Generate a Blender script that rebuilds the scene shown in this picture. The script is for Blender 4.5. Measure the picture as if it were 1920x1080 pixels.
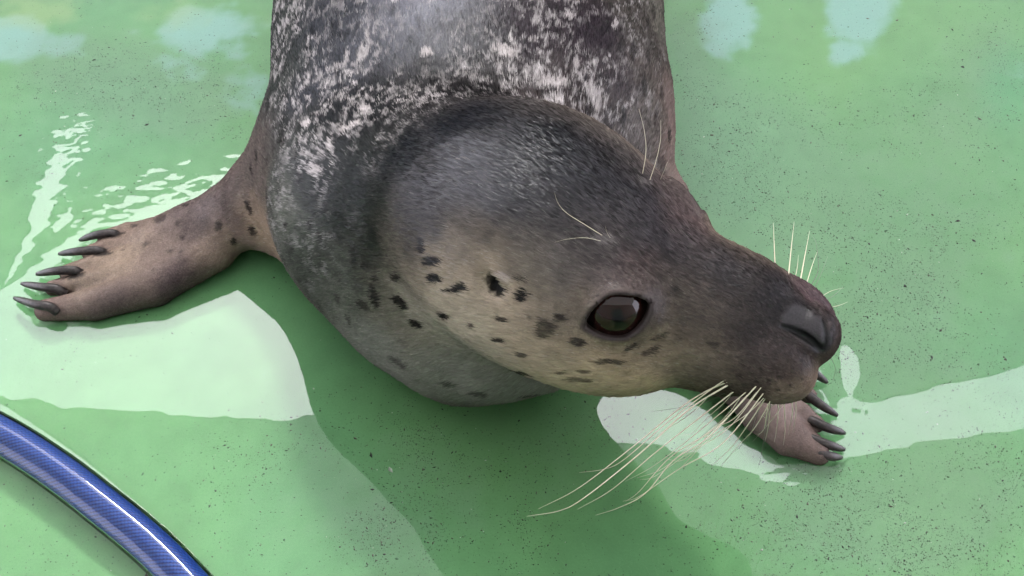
import bpy, math, numpy as np
from mathutils import Vector, Matrix

for o in list(bpy.data.objects):
    bpy.data.objects.remove(o)
scene = bpy.context.scene
COL = scene.collection
rng = np.random.default_rng(7)

# ------------------------------------------------------------------ camera
cam_d = bpy.data.cameras.new('camera'); cam = bpy.data.objects.new('camera', cam_d); COL.objects.link(cam)
cam_d.sensor_width = 36.0; cam_d.lens = 36.0*2400.0/1920.0
cam_d.clip_start = 0.01; cam_d.clip_end = 500.0
_p = math.radians(52.0)
cam.location = (0.0, -0.85*math.cos(_p), 0.85*math.sin(_p))
cam.rotation_euler = (math.radians(90)-_p, 0, 0)
scene.camera = cam

# ------------------------------------------------------------------ sky and sun
SUN_EL, SUN_ROT = math.radians(45), math.radians(-4)      # rotation measured from +Y towards +X
W = bpy.data.worlds.new('World'); scene.world = W; W.use_nodes = True
nt = W.node_tree; nt.nodes.clear()
out = nt.nodes.new('ShaderNodeOutputWorld'); bg = nt.nodes.new('ShaderNodeBackground')
sky = nt.nodes.new('ShaderNodeTexSky'); sky.sky_type = 'NISHITA'; sky.sun_disc = False
sky.sun_elevation = SUN_EL; sky.sun_rotation = SUN_ROT
sky.air_density = 1.0; sky.dust_density = 6.0; sky.ozone_density = 1.0
hs = nt.nodes.new('ShaderNodeHueSaturation'); hs.inputs['Saturation'].default_value = 0.40
nt.links.new(sky.outputs[0], hs.inputs['Color']); mxw = nt.nodes.new('ShaderNodeMix'); mxw.data_type = 'RGBA'; mxw.inputs['Factor'].default_value = .75      # overcast veil over the blue sky
nt.links.new(hs.outputs[0], mxw.inputs['A']); mxw.inputs['B'].default_value = (11.5, 11.4, 13.1, 1)
nt.links.new(mxw.outputs['Result'], bg.inputs[0])
bg.inputs[1].default_value = 0.15
nt.links.new(bg.outputs[0], out.inputs[0])
sd = bpy.data.lights.new('sun', 'SUN'); sun = bpy.data.objects.new('sun', sd); COL.objects.link(sun)
sd.energy = 1.5; sd.angle = math.radians(10); sd.color = (1.0, 0.96, 0.90)
_sv = Vector((math.sin(SUN_ROT)*math.cos(SUN_EL), math.cos(SUN_ROT)*math.cos(SUN_EL), math.sin(SUN_EL)))
sun.rotation_euler = _sv.to_track_quat('Z', 'Y').to_euler()
sun.location = (0, 0, 5)
scene.view_settings.view_transform = 'Standard'; scene.view_settings.look = 'None'
scene.view_settings.gamma = 1.0; scene.view_settings.use_curve_mapping = False
scene.view_settings.exposure = 2.34
scene.render.engine = 'CYCLES'
scene.cycles.max_bounces = 8; scene.cycles.diffuse_bounces = 3; scene.cycles.glossy_bounces = 3
scene.cycles.transparent_max_bounces = 8; scene.cycles.caustics_reflective = False
scene.cycles.use_denoising = True
scene.cycles.sample_clamp_indirect = 10.0
# ---------------------------------------------------------------- camera rays (pixel of the 1920x1080 frame -> ray)
PITCH = math.radians(52.0)
FPX = 2400.0
CAM = np.array([0.0, -0.85*math.cos(PITCH), 0.85*math.sin(PITCH)])
CR = np.array([1.0, 0, 0]); CU = np.array([0, math.sin(PITCH), math.cos(PITCH)]); CF = np.array([0, math.cos(PITCH), -math.sin(PITCH)])

def ray(px, py):
    d = CF + CR*((px-960)/FPX) + CU*((540-py)/FPX)
    return d/np.linalg.norm(d)

def P(px, py, z=0.0):
    d = ray(px, py)
    return CAM + d*((z-CAM[2])/d[2])

# ---------------------------------------------------------------- signed distance modelling of the seal
def smin(a, b, k):
    h = np.maximum(k-np.abs(a-b), 0.0)/k
    return np.minimum(a, b) - h*h*h*k*(1/6.0)

def smax(a, b, k):
    return -smin(-a, -b, k)

def rcone(p, a, b, ra, rb):
    a = np.asarray(a, np.float32); b = np.asarray(b, np.float32)
    ab = b-a
    t = np.clip(((p-a)@ab)/float(ab@ab), 0, 1)
    d = p-a-t[:, None]*ab
    return np.sqrt((d*d).sum(1)) - (ra+(rb-ra)*t)

def chain(p, pts, k=None):
    """pts: list of (x,y,z,r)"""
    d = None
    for i in range(len(pts)-1):
        e = rcone(p, pts[i][:3], pts[i+1][:3], pts[i][3], pts[i+1][3])
        d = e if d is None else (np.minimum(d, e) if not k else smin(d, e, k))
    return d

def spline(pts, n):
    pts = np.array(pts, float); m = len(pts); out = []
    q = np.vstack([2*pts[0]-pts[1], pts, 2*pts[-1]-pts[-2]])
    for i in range(m-1):
        p0, p1, p2, p3 = q[i], q[i+1], q[i+2], q[i+3]
        for j in range(n):
            t = j/n
            out.append(0.5*((2*p1)+(-p0+p2)*t+(2*p0-5*p1+4*p2-p3)*t*t+(-p0+3*p1-3*p2+p3)*t**3))
    out.append(pts[-1])
    return np.array(out)

def ellipsoid(p, c, R, ax):
    q = (p-np.asarray(c, np.float32))@np.asarray(R, np.float32).T
    ax = np.asarray(ax, np.float32)
    k0 = np.sqrt(((q/ax)**2).sum(1)); k1 = np.sqrt(((q/(ax*ax))**2).sum(1))
    return k0*(k0-1)/np.maximum(k1, 1e-6)

def norm(v):
    v = np.asarray(v, float); return v/np.linalg.norm(v)

# head frame: F nose-wards, S towards the seal's left, U up
def camvec(r, u, t):
    return CR*r + CU*u - CF*t
HF = norm(camvec(.87, -.42, .14))
_S = camvec(.42, .66, -.62)
HS = norm(_S - HF*(_S@HF))
HU = norm(np.cross(HF, HS))
HO = P(1222, 486, 0.176)
HR = np.array([HF, HS, HU])                # world -> head rows
HSC = .96                                  # size of the head against its plan
def H(f, s, u):
    return HO + (HF*f + HS*s + HU*u)*HSC
def toH(p):
    return (p-HO.astype(np.float32))@HR.astype(np.float32).T/np.float32(HSC)

EYE_R = 0.0185*HSC
EYE_D = [norm(HS*-.82+HU*.42+HF*.34), norm(HS*.82+HU*.42+HF*.34)]
def _eye(px, py, s, dn):
    d = ray(px, py); t = (s*HSC-(CAM-HO)@HS)/(d@HS)
    return CAM+d*t-dn*EYE_R*.78
EYE_C = [_eye(1158, 590, -.047, EYE_D[0])]
_q = HR@(EYE_C[0]-HO)/HSC
EYE_C.append(H(_q[0], -_q[1]-.002, _q[2]))
print('eye local', _q)

I3 = np.eye(3)
EYE_L = HR@(EYE_C[0]-HO)/HSC; EYE_L2 = HR@(EYE_C[1]-HO)/HSC
def Rz(a):
    c, s = math.cos(a), math.sin(a)
    return np.array([[c, s, 0], [-s, c, 0], [0, 0, 1]])

# trunk: centre x,y  half width, half height, centre z
_b = [  # px, py, z, halfwidth
    (850, 420, .050, .070), (862, 350, .060, .103), (890, 250, .082, .126), (881, 130, .085, .129), (880, 0, .088, .133)]
TRUNK = []
for px, py, z, r in _b:
    c = P(px, py, z); TRUNK.append([c[0], c[1], z, r])
c0 = TRUNK[-1]
for dy, r, z in ((.12, .133, .090), (.28, .126, .090), (.44, .105, .082), (.60, .074, .066), (.72, .046, .044), (.80, .030, .030)):
    TRUNK.append([c0[0]+dy*0.04, c0[1]+dy, z, r])
TRUNK = spline(TRUNK, 2)
NECK = []
for px, py, z, r in ((795, 245, .070, .083), (785, 325, .068, .076), (825, 400, .090, .070), (890, 425, .118, .066), (985, 420, .140, .060)):
    c = P(px, py, z); NECK.append([c[0], c[1], z, r])
NECK = spline(NECK, 2)
CHEST = [tuple(P(*a))+(r,) for a, r in (((830, 420, .055), .076), ((900, 545, .052), .064))]
LINK = [tuple(P(*a))+(r,) for a, r in (((690, 330, .072), .066), ((735, 385, .096), .070), ((825, 405, .114), .067), ((920, 405, .130), .053))]
FILL = [tuple(P(*a))+(r,) for a, r in (((795, 555, .074), .047), ((865, 595, .078), .047), ((935, 630, .080), .037), ((1010, 650, .080), .026))]
SKIRT = [tuple(P(*a))+(r,) for a, r in (((608, 370, .040), .038), ((668, 485, .036), .035), ((762, 585, .036), .033), ((868, 648, .034), .031), ((975, 650, .040), .028))]

def flip_pts(lst):
    return [tuple(P(px, py, z))+(r,) for px, py, z, r in lst]
# seal's right flipper (left in the photograph)
FL_ARM = flip_pts([(580, 335, .055, .042), (505, 375, .040, .029), (440, 403, .027, .0215), (360, 432, .018, .0160), (300, 455, .013, .0130)])
FL_DIG = [
    [(400, 415, .016, .014), (320, 432, .013, .0105), (240, 436, .0105, .0064), (196, 444, .009, .0048)],
    [(400, 430, .016, .014), (300, 452, .013, .0105), (210, 463, .010, .0066), (166, 474, .008, .0048)],
    [(400, 445, .016, .014), (290, 480, .013, .0110), (180, 496, .010, .0066), (124, 510, .008, .0048)],
    [(395, 455, .016, .014), (280, 508, .013, .0115), (160, 530, .010, .0070), (98, 540, .008, .0050)],
    [(400, 470, .018, .014), (290, 535, .013, .0135), (180, 570, .010, .0105), (86, 582, .008, .0072)]]
FL_DIG = [flip_pts(x) for x in FL_DIG]
# claws: (base px,py,z) -> tip
FL_CLAW = [[(210, 438, .0165), (183, 440, .0155), (150, 450, .0085)],
           [(182, 470, .0165), (148, 471, .0155), (111, 476, .0085)],
           [(136, 507, .0165), (104, 508, .0155), (69, 514, .0085)],
           [(106, 542, .0165), (78, 538, .0155), (41, 532, .0085)],
           [(92, 575, .0165), (64, 570, .0155), (27, 559, .0085)]]
# seal's left flipper (under the chin)
FR_ARM = flip_pts([(1190, 420, .060, .040), (1270, 530, .040, .026), (1360, 640, .026, .0190), (1395, 690, .020, .0150)])
FR_DIG = [
    [(1385, 690, .018, .014), (1440, 695, .014, .010), (1490, 700, .011, .0065), (1512, 698, .009, .0046)],
    [(1385, 700, .018, .014), (1440, 718, .014, .010), (1490, 728, .011, .0062), (1517, 742, .009, .0048)],
    [(1385, 710, .018, .014), (1440, 745, .014, .0110), (1500, 775, .011, .0064), (1532, 796, .009, .0048)],
    [(1392, 712, .018, .014), (1432, 762, .014, .0115), (1490, 810, .011, .0068), (1527, 830, .009, .0050)],
    [(1392, 718, .018, .014), (1426, 776, .014, .0115), (1475, 826, .011, .0085), (1536, 853, .009, .0062)]]
FR_DIG = [flip_pts(x) for x in FR_DIG]
FR_CLAW = [[(1505, 690, .013), (1526, 699, .013), (1551, 717, .007)],
           [(1508, 735, .013), (1536, 757, .013), (1570, 779, .007)],
           [(1522, 789, .013), (1552, 802, .013), (1584, 812, .007)],
           [(1518, 822, .013), (1550, 833, .013), (1583, 843, .007)],
           [(1526, 848, .012), (1554, 855, .011), (1578, 858, .006)]]

def flipper(p, arm, digs):
    a = chain(p, arm, .012)
    w = None
    for g in digs:
        e = chain(p, g, .004)
        w = e if w is None else smin(w, e, .0085)
    return smin(a, w, .016)

# hind flippers, out of the frame
_t = TRUNK[-1]
HIND = [[(_t[0]-.005, _t[1]-.04, .035, .026), (_t[0]-.03, _t[1]+.08, .03, .018), (_t[0]-.07, _t[1]+.2, .018, .010)],
        [(_t[0]+.005, _t[1]-.04, .035, .026), (_t[0]+.03, _t[1]+.08, .03, .018), (_t[0]+.07, _t[1]+.2, .018, .010)]]

BX = slice(None)
def near(p, c, r):
    d = p-np.asarray(c, np.float32)
    return (d*d).sum(1) < r*r

def head_sdf(p):
    q = toH(p)
    d = ellipsoid(q, (-.056, 0, -.022), I3, (.090, .068, .056))            # cranium
    for s in (-1, 1):
        d = smin(d, ellipsoid(q, (-.036, s*.024, -.036), I3, (.076, .042, .039)), .02)   # cheeks
    d = smin(d, rcone(q, (-.02, 0, -.022), (.050, 0, -.016), .042, .0365), .018)
    d = smin(d, rcone(q, (.050, 0, -.016), (.088, 0, -.001), .0320, .0165), .012)  # bridge to nose
    d = smin(d, rcone(q, (-.03, 0, -.044), (.070, 0, -.027), .034, .0245), .016)   # lower jaw
    d = smin(d, rcone(q, (.000, 0, -.050), (.050, 0, -.038), .030, .0260), .014)
    for s in (-1, 1):
        d = smin(d, ellipsoid(q, (.072, s*.0185, -.014), I3, (.030, .0185, .0215)), .008)  # whisker pads
        e = EYE_L if s < 0 else EYE_L2
        d = smin(d, ellipsoid(q, e+np.array([0, -s*.002, .0]), I3, (.027, .0195, .0195)), .012)       # orbit
    return d*np.float32(HSC)

def seal_sdf(p, detail=True):
    p = p.astype(np.float32)
    # trunk with flattened section
    q = p.copy(); 
    d = None
    sc = np.float32(1.32)
    T = TRUNK.copy()
    q[:, 2] = (p[:, 2])*sc
    tr = [(t[0], t[1], t[2]*sc, t[3]) for t in T]
    d = chain(q, tr, .01)
    q2 = p
    d = smin(d, chain(p, [tuple(t) for t in NECK], .01), .03)
    d = smin(d, chain(p, CHEST, .01), .03)
    d = smin(d, chain(p, SKIRT, .01), .03)
    d = smin(d, chain(p, FILL, .01), .03)
    d = smin(d, chain(p, LINK, .01), .04)
    d = smin(d, head_sdf(p), .048)
    d = smin(d, flipper(p, FL_ARM, FL_DIG), .042)
    d = smin(d, flipper(p, FR_ARM, FR_DIG), .020)
    for h in HIND:
        d = smin(d, chain(p, h, .01), .02)
    d = smax(d, .0008-p[:, 2], .004)
    if detail:
        d = face_detail(p, d)
    return d

def eye_basis(i):
    n = EYE_D[i]
    ax = CR*.93+CU*.37
    if i: ax = ax-HS*(2*(ax@HS))
    ax = norm(ax-n*(ax@n))
    # long axis tilted: inner corner (towards nose) lifted
    up = norm(np.cross(n, ax)) if i else norm(np.cross(ax, n))
    up = up if up@HU > 0 else -up
    c, s = 1.0, 0.0
    a2 = ax*c + up*s; u2 = up*c - ax*s
    return a2, u2, n

PIN = {}
def face_detail(p, d):
    for i in (0, 1):
        a, u, n = eye_basis(i)
        m = near(p, EYE_C[i], .05)
        if not m.any(): continue
        q = (p[m]-EYE_C[i].astype(np.float32))@np.array([a, u, n], np.float32).T
        dd = d[m]
        # lids: raised rim following an almond, then the opening is cut through
        x, y, z = q[:, 0], q[:, 1], q[:, 2]
        al = (np.abs(x/.0157)**1.5+np.abs(y/.0113)**1.5)**(1/1.5)
        rim = np.abs(al-1.16)*.012
        sph = np.sqrt((q*q).sum(1))-(EYE_R+.0016)
        lid = np.where(z > 0, np.sqrt(rim**2+np.maximum(sph, -sph)**2)-.0013, 1)
        dd = smin(dd, lid.astype(np.float32), .006)
        cut = (al-1.0)*.0095
        cut = np.maximum(cut, -(sph+.004)); cut = np.where(z > -.002, cut, .02+0*z)
        dd = smax(dd, -cut.astype(np.float32), .0018)
        d = d.copy(); d[m] = dd
    for pts, r, k in PIN.get('grooves', ()):
        m = near(p, pts[len(pts)//2][:3], .06)
        if not m.any(): continue
        g = chain(p[m], [tuple(t) for t in pts])
        dd = smax(d[m], -g, k)
        d = d.copy(); d[m] = dd
    for pts, k in PIN.get('ridges', ()):
        m = near(p, pts[len(pts)//2][:3], .06)
        if not m.any(): continue
        g = chain(p[m], [tuple(t) for t in pts])
        dd = smin(d[m], g, k)
        d = d.copy(); d[m] = dd
    return d

def grad(f, p, e=.0004):
    f0 = f(p); g = np.stack([f(p+np.array(v, np.float32)*e)-f0 for v in ((1, 0, 0), (0, 1, 0), (0, 0, 1))], 1)/e
    return g

def trace(pix, n=34, f=None):
    """hit points of pixel rays on the seal (nan where they miss)"""
    f = f or seal_sdf
    D = np.array([ray(x, y) for x, y in pix], np.float32)
    t = np.full(len(D), .38, np.float32)
    C0 = CAM.astype(np.float32)
    for _ in range(n):
        d = f(C0+D*t[:, None]); t = t+d*.9
    p = C0+D*t[:, None]
    p[np.abs(d) > .003] = np.nan
    return p

def pin_face():
    """creases pinned to the skin: nostril, nose pad edges, mouth corner, ear opening"""
    base = lambda q: seal_sdf(q, False)
    G = []; Rd = []
    def line(px, r0, depth, k, into=G):
        h = trace([a[:2] for a in px], f=base)
        g = grad(base, h); g /= np.linalg.norm(g, axis=1)[:, None]
        pts = []
        if not np.isfinite(h).all(): print('pin missed', px); return
        for j in range(len(px)):
            rr = px[j][2]*r0
            c = h[j]-g[j]*depth*px[j][2]
            pts.append([c[0], c[1], c[2], rr])
        into.append((pts, r0, k))
    line([(1466, 612, .3), (1485, 618, .7), (1505, 628, 1.), (1524, 641, 1.), (1538, 656, .8)], .0017, .0007, .0022)
    # philtrum side of the nose pad
    line([(1543, 600, .3), (1548, 620, .6), (1549, 640, .8), (1545, 658, .8)], .0009, -.0003, .003)
    # ear opening
    line([(920, 524, .6), (929, 536, 1.0), (937, 546, .8)], .0042, .0015, .005)
    h = trace([(932, 514), (948, 524), (952, 536)], f=base)
    if np.isfinite(h).all(): Rd.append(([[a[0], a[1], a[2], .0013] for a in h], .003))
    h = trace([(1480, 596), (1500, 606), (1520, 618), (1536, 634)], f=base)
    PIN['grooves'] = G; PIN['ridges'] = Rd
# ---------------------------------------------------------------- helpers
def tag(o, label=None, cat=None, group=None, kind=None):
    if label: o['label'] = label
    if cat: o['category'] = cat
    if group: o['group'] = group
    if kind: o['kind'] = kind
    return o

def mesh_obj(name, v, f, mat=None, parent=None, smooth=True, loops4=False):
    me = bpy.data.meshes.new(name)
    v = np.asarray(v, np.float32)
    if loops4:
        f = np.asarray(f, np.int32)
        me.vertices.add(len(v)); me.vertices.foreach_set('co', v.ravel())
        me.loops.add(f.size); me.loops.foreach_set('vertex_index', f.ravel())
        me.polygons.add(len(f)); me.polygons.foreach_set('loop_start', np.arange(0, f.size, f.shape[1], dtype=np.int32))
        me.update(calc_edges=True); me.validate()
    else:
        me.from_pydata([tuple(x) for x in v], [], [tuple(x) for x in f]); me.update()
    if smooth:
        me.polygons.foreach_set('use_smooth', np.ones(len(me.polygons), bool))
    if mat: me.materials.append(mat)
    o = bpy.data.objects.new(name, me); COL.objects.link(o)
    if parent: o.parent = parent
    return o

def mat_new(name):
    m = bpy.data.materials.new(name); m.use_nodes = True
    n = m.node_tree.nodes; l = m.node_tree.links
    return m, n, l, n['Principled BSDF']

def tube(pts, rads, nseg=10, cap=True):
    pts = np.array(pts, float); n = len(pts); V = []; F = []
    T = np.gradient(pts, axis=0); T /= np.linalg.norm(T, axis=1)[:, None]
    up = np.array([0, 0, 1.0]); 
    if abs(T[0] @ up) > .9: up = np.array([0, 1.0, 0])
    A = np.cross(T[0], up); A /= np.linalg.norm(A)
    for i in range(n):
        A = A-T[i]*(A@T[i]); A /= np.linalg.norm(A); B = np.cross(T[i], A)
        for j in range(nseg):
            a = 2*math.pi*j/nseg
            V.append(pts[i]+rads[i]*(A*math.cos(a)+B*math.sin(a)))
    for i in range(n-1):
        for j in range(nseg):
            k = (j+1) % nseg
            F.append((i*nseg+j, i*nseg+k, (i+1)*nseg+k, (i+1)*nseg+j))
    if cap:
        F.append(tuple(range(nseg))[::-1]); F.append(tuple((n-1)*nseg+j for j in range(nseg)))
    return V, F

# hashed gradient noise
def gnoise(p, seed=0):
    p = np.asarray(p, np.float64); i = np.floor(p).astype(np.int64); f = p-i
    u = f*f*f*(f*(f*6-15)+10)
    r = 0
    for dx in (0, 1):
        for dy in (0, 1):
            for dz in (0, 1):
                h = ((i[:, 0]+dx)*374761393 + (i[:, 1]+dy)*668265263 + (i[:, 2]+dz)*2147483647 + seed*974634777) & 0xffffffff
                h = ((h ^ (h >> 13))*1274126177) & 0xffffffff; h ^= h >> 16
                gx = (h & 1023)/511.5-1; gy = ((h >> 10) & 1023)/511.5-1; gz = ((h >> 20) & 1023)/511.5-1
                d = gx*(f[:, 0]-dx)+gy*(f[:, 1]-dy)+gz*(f[:, 2]-dz)
                wx = u[:, 0] if dx else 1-u[:, 0]; wy = u[:, 1] if dy else 1-u[:, 1]; wz = u[:, 2] if dz else 1-u[:, 2]
                r = r + wx*wy*wz*d
    return r

def fbm(p, sc, oct=3, seed=0):
    r = 0; a = 1; t = 0
    for k in range(oct):
        r = r + a*gnoise(np.asarray(p)*sc*(2.03**k), seed+k); t += a; a *= .5
    return r/t

def sstep(a, b, x):
    t = np.clip((x-a)/(b-a), 0, 1); return t*t*(3-2*t)

# ---------------------------------------------------------------- surface nets on a two-level grid
def surface_nets(f, lo, hi, coarse, k):
    h = coarse/k
    n = np.ceil((np.array(hi)-np.array(lo))/coarse).astype(int)
    ax = [lo[i]+coarse*(np.arange(n[i])+.5)-h*.5 for i in range(3)]
    G = np.stack(np.meshgrid(*ax, indexing='ij'), -1).reshape(-1, 3).astype(np.float32)
    d = chunked(f, G).reshape(n)
    act = np.argwhere(np.abs(d) < coarse*1.3)
    V = np.repeat(np.repeat(np.repeat(np.sign(d).astype(np.float32), k, 0), k, 1), k, 2)
    off = np.stack(np.meshgrid(*[np.arange(k)]*3, indexing='ij'), -1).reshape(-1, 3)
    idx = (act[:, None, :]*k+off[None]).reshape(-1, 3)
    pos = (np.array(lo)+idx*h).astype(np.float32)
    V[idx[:, 0], idx[:, 1], idx[:, 2]] = chunked(f, pos)
    ins = V < 0
    cnt = np.zeros(np.array(ins.shape)-1, np.uint8)
    for a in (0, 1):
        for b in (0, 1):
            for c in (0, 1):
                cnt += ins[a:ins.shape[0]-1+a, b:ins.shape[1]-1+b, c:ins.shape[2]-1+c]
    cells = np.argwhere((cnt > 0) & (cnt < 8))
    cid = -np.ones(cnt.shape, np.int32); cid[cells[:, 0], cells[:, 1], cells[:, 2]] = np.arange(len(cells))
    acc = np.zeros((len(cells), 3)); num = np.zeros(len(cells))
    cor = [(a, b, c) for a in (0, 1) for b in (0, 1) for c in (0, 1)]
    for A in cor:
        for axn in range(3):
            if A[axn]: continue
            B = list(A); B[axn] = 1
            va = V[cells[:, 0]+A[0], cells[:, 1]+A[1], cells[:, 2]+A[2]]; vb = V[cells[:, 0]+B[0], cells[:, 1]+B[1], cells[:, 2]+B[2]]
            m = (va < 0) != (vb < 0)
            t = va/np.where(np.abs(va-vb) < 1e-9, 1, va-vb)
            pt = np.tile(np.array(A, float), (len(cells), 1)); pt[:, axn] = t
            acc[m] += pt[m]; num[m] += 1
    verts = np.array(lo)+h*(cells+acc/num[:, None])
    quads = []
    for axn in range(3):
        s0 = [slice(1, ins.shape[i]-1) for i in range(3)]; s1 = list(s0)
        s0[axn] = slice(0, ins.shape[axn]-1); s1[axn] = slice(1, ins.shape[axn])
        a = ins[tuple(s0)]; b = ins[tuple(s1)]
        e = np.argwhere(a != b); sg = a[e[:, 0], e[:, 1], e[:, 2]]
        base = e.copy()
        for i in range(3):
            if i != axn: base[:, i] += 1
        u, v = [(1, 2), (2, 0), (0, 1)][axn]
        q = []
        for du, dv in ((-1, -1), (0, -1), (0, 0), (-1, 0)):
            c = base.copy(); c[:, u] += du; c[:, v] += dv
            q.append(cid[c[:, 0], c[:, 1], c[:, 2]])
        q = np.stack(q, 1); q[~sg] = q[~sg][:, ::-1]
        quads.append(q)
    return verts, np.concatenate(quads), h

def chunked(f, p, n=400000):
    return np.concatenate([f(p[i:i+n]) for i in range(0, len(p), n)]) if len(p) > n else f(p)

def project(p, it=2):
    p = p.astype(np.float32)
    for _ in range(it):
        d = chunked(seal_sdf, p); g = np.concatenate([grad(seal_sdf, p[i:i+200000]) for i in range(0, len(p), 200000)])
        gl = np.maximum((g*g).sum(1), .05)
        st = (d/gl)[:, None]*g; L = np.linalg.norm(st, axis=1)[:, None]
        p = p-st*np.minimum(1, .0015/np.maximum(L, 1e-9))
    return p, g/np.maximum(np.linalg.norm(g, axis=1)[:, None], 1e-6)
# ---------------------------------------------------------------- coat of the seal: colours pinned to points of the skin
CP = [ # px, py, r, g, b, lace
 (870,230,.030,.032,.042,.1),(750,290,.034,.037,.044,.1),(1050,260,.028,.031,.042,0),(1150,320,.035,.037,.048,0),(870,310,.125,.125,.135,0),(900,360,.11,.108,.118,0),(950,330,.085,.085,.095,0),(800,340,.07,.066,.068,0),  # pale dome points: silvery fur, with its sheen put into the colour
 (1000,380,.055,.057,.070,0),(700,430,.04,.047,.036,.1),(690,370,.037,.043,.037,.15),(650,350,.032,.037,.034,.4),(800,420,.065,.058,.056,0),(900,450,.070,.062,.064,0),
 (1050,440,.058,.057,.067,0),(740,500,.115,.105,.085,0),(850,505,.22,.185,.145,0),(930,510,.24,.20,.155,0),(1000,520,.16,.14,.12,0),
 (1060,510,.12,.11,.11,0),(1100,480,.11,.096,.094,0),(1150,515,.12,.095,.092,0),(1200,500,.10,.066,.068,0),(1235,560,.065,.053,.054,0),
 (1180,430,.085,.078,.085,0),(1250,450,.050,.047,.058,0),(1262,372,.085,.068,.068,0),(1212,347,.06,.055,.06,0),(1290,400,.14,.10,.10,0),
 (1145,450,.09,.08,.08,0),(1350,500,.046,.042,.049,0),(1450,550,.042,.038,.044,0),(1500,590,.030,.027,.031,0),(1545,560,.11,.08,.085,0),
 (1265,600,.15,.125,.105,0),(1260,680,.20,.165,.13,0),(1300,600,.075,.064,.062,0),(1400,640,.055,.045,.050,0),(1480,680,.060,.047,.051,0),(1230,650,.21,.17,.13,0),(1150,665,.23,.185,.14,0),
 (1300,680,.13,.108,.092,0),(1060,590,.18,.15,.125,0),(1000,650,.26,.215,.17,0),(1100,695,.32,.265,.19,0),(1200,715,.29,.24,.165,0),
 (1350,735,.13,.105,.08,0),(1440,738,.055,.044,.044,0),(1400,745,.075,.06,.052,0),(950,580,.27,.225,.18,0),(880,600,.27,.235,.19,0),(800,600,.21,.19,.155,0),(720,560,.14,.13,.105,0),
 (650,500,.085,.09,.075,.1),(700,650,.145,.145,.125,0),(850,700,.16,.16,.135,0),(950,735,.165,.165,.14,0),(900,665,.17,.165,.135,0),(600,420,.075,.080,.068,.6),
 (540,400,.13,.13,.115,.5),(560,300,.085,.088,.085,.7),(530,150,.07,.075,.07,.8),(525,30,.075,.08,.075,.8),(600,150,.07,.072,.082,1.),
 (620,40,.07,.072,.082,.9),(700,100,.09,.092,.105,.7),(800,80,.12,.12,.13,.5),(640,230,.035,.036,.042,1.2),(590,300,.05,.052,.05,1.0),(690,190,.04,.04,.046,.9),(800,30,.17,.17,.19,.3),(740,40,.12,.12,.135,.6),(860,60,.10,.098,.105,.5),(820,150,.028,.025,.026,.3),(900,165,.028,.025,.026,.2),(900,110,.055,.052,.055,.9),  # pale bluish points high on the back hold its sheen as colour
 (1000,60,.062,.046,.056,.8),(1040,150,.085,.068,.068,1.5),(1100,60,.058,.042,.052,.8),(1150,150,.07,.056,.06,1.0),(1200,60,.085,.075,.068,.7),
 (1240,40,.12,.11,.095,.4),(1220,200,.11,.095,.085,.4),(1262,250,.17,.13,.118,.1),(1180,240,.12,.105,.098,.5),(780,160,.06,.058,.06,1.),
 (640,400,.032,.038,.030,.45),(600,345,.042,.045,.042,.8),(585,480,.08,.085,.072,.4),(640,545,.11,.112,.095,0),(690,480,.055,.058,.046,.1),(560,440,.10,.103,.09,.5),
 (1110,212,.07,.052,.052,1.4),(1185,285,.12,.105,.095,.5),(1000,160,.08,.066,.066,1.2),(1232,315,.15,.12,.11,.1),(950,135,.07,.06,.06,1.),
 (1180,365,.045,.045,.055,0),(1120,395,.055,.055,.066,0),(1235,405,.06,.055,.066,0),(1175,300,.035,.036,.045,0),(1080,320,.045,.047,.058,0),(980,290,.055,.056,.064,0),
 (470,330,.12,.10,.092,0),(490,430,.20,.155,.12,0),(420,385,.12,.095,.09,0),(350,400,.12,.095,.09,0),(300,470,.16,.125,.11,0),
 (230,485,.19,.15,.12,0),(195,440,.17,.13,.11,0),(160,540,.175,.14,.115,0),(100,565,.16,.12,.11,0),(330,530,.10,.075,.078,0),
 (425,468,.20,.155,.13,0),(200,585,.11,.085,.085,0),(1450,790,.17,.13,.12,0),(1480,745,.22,.17,.14,0),(1400,770,.14,.11,.10,0),(1530,845,.13,.098,.088,0)]
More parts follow.
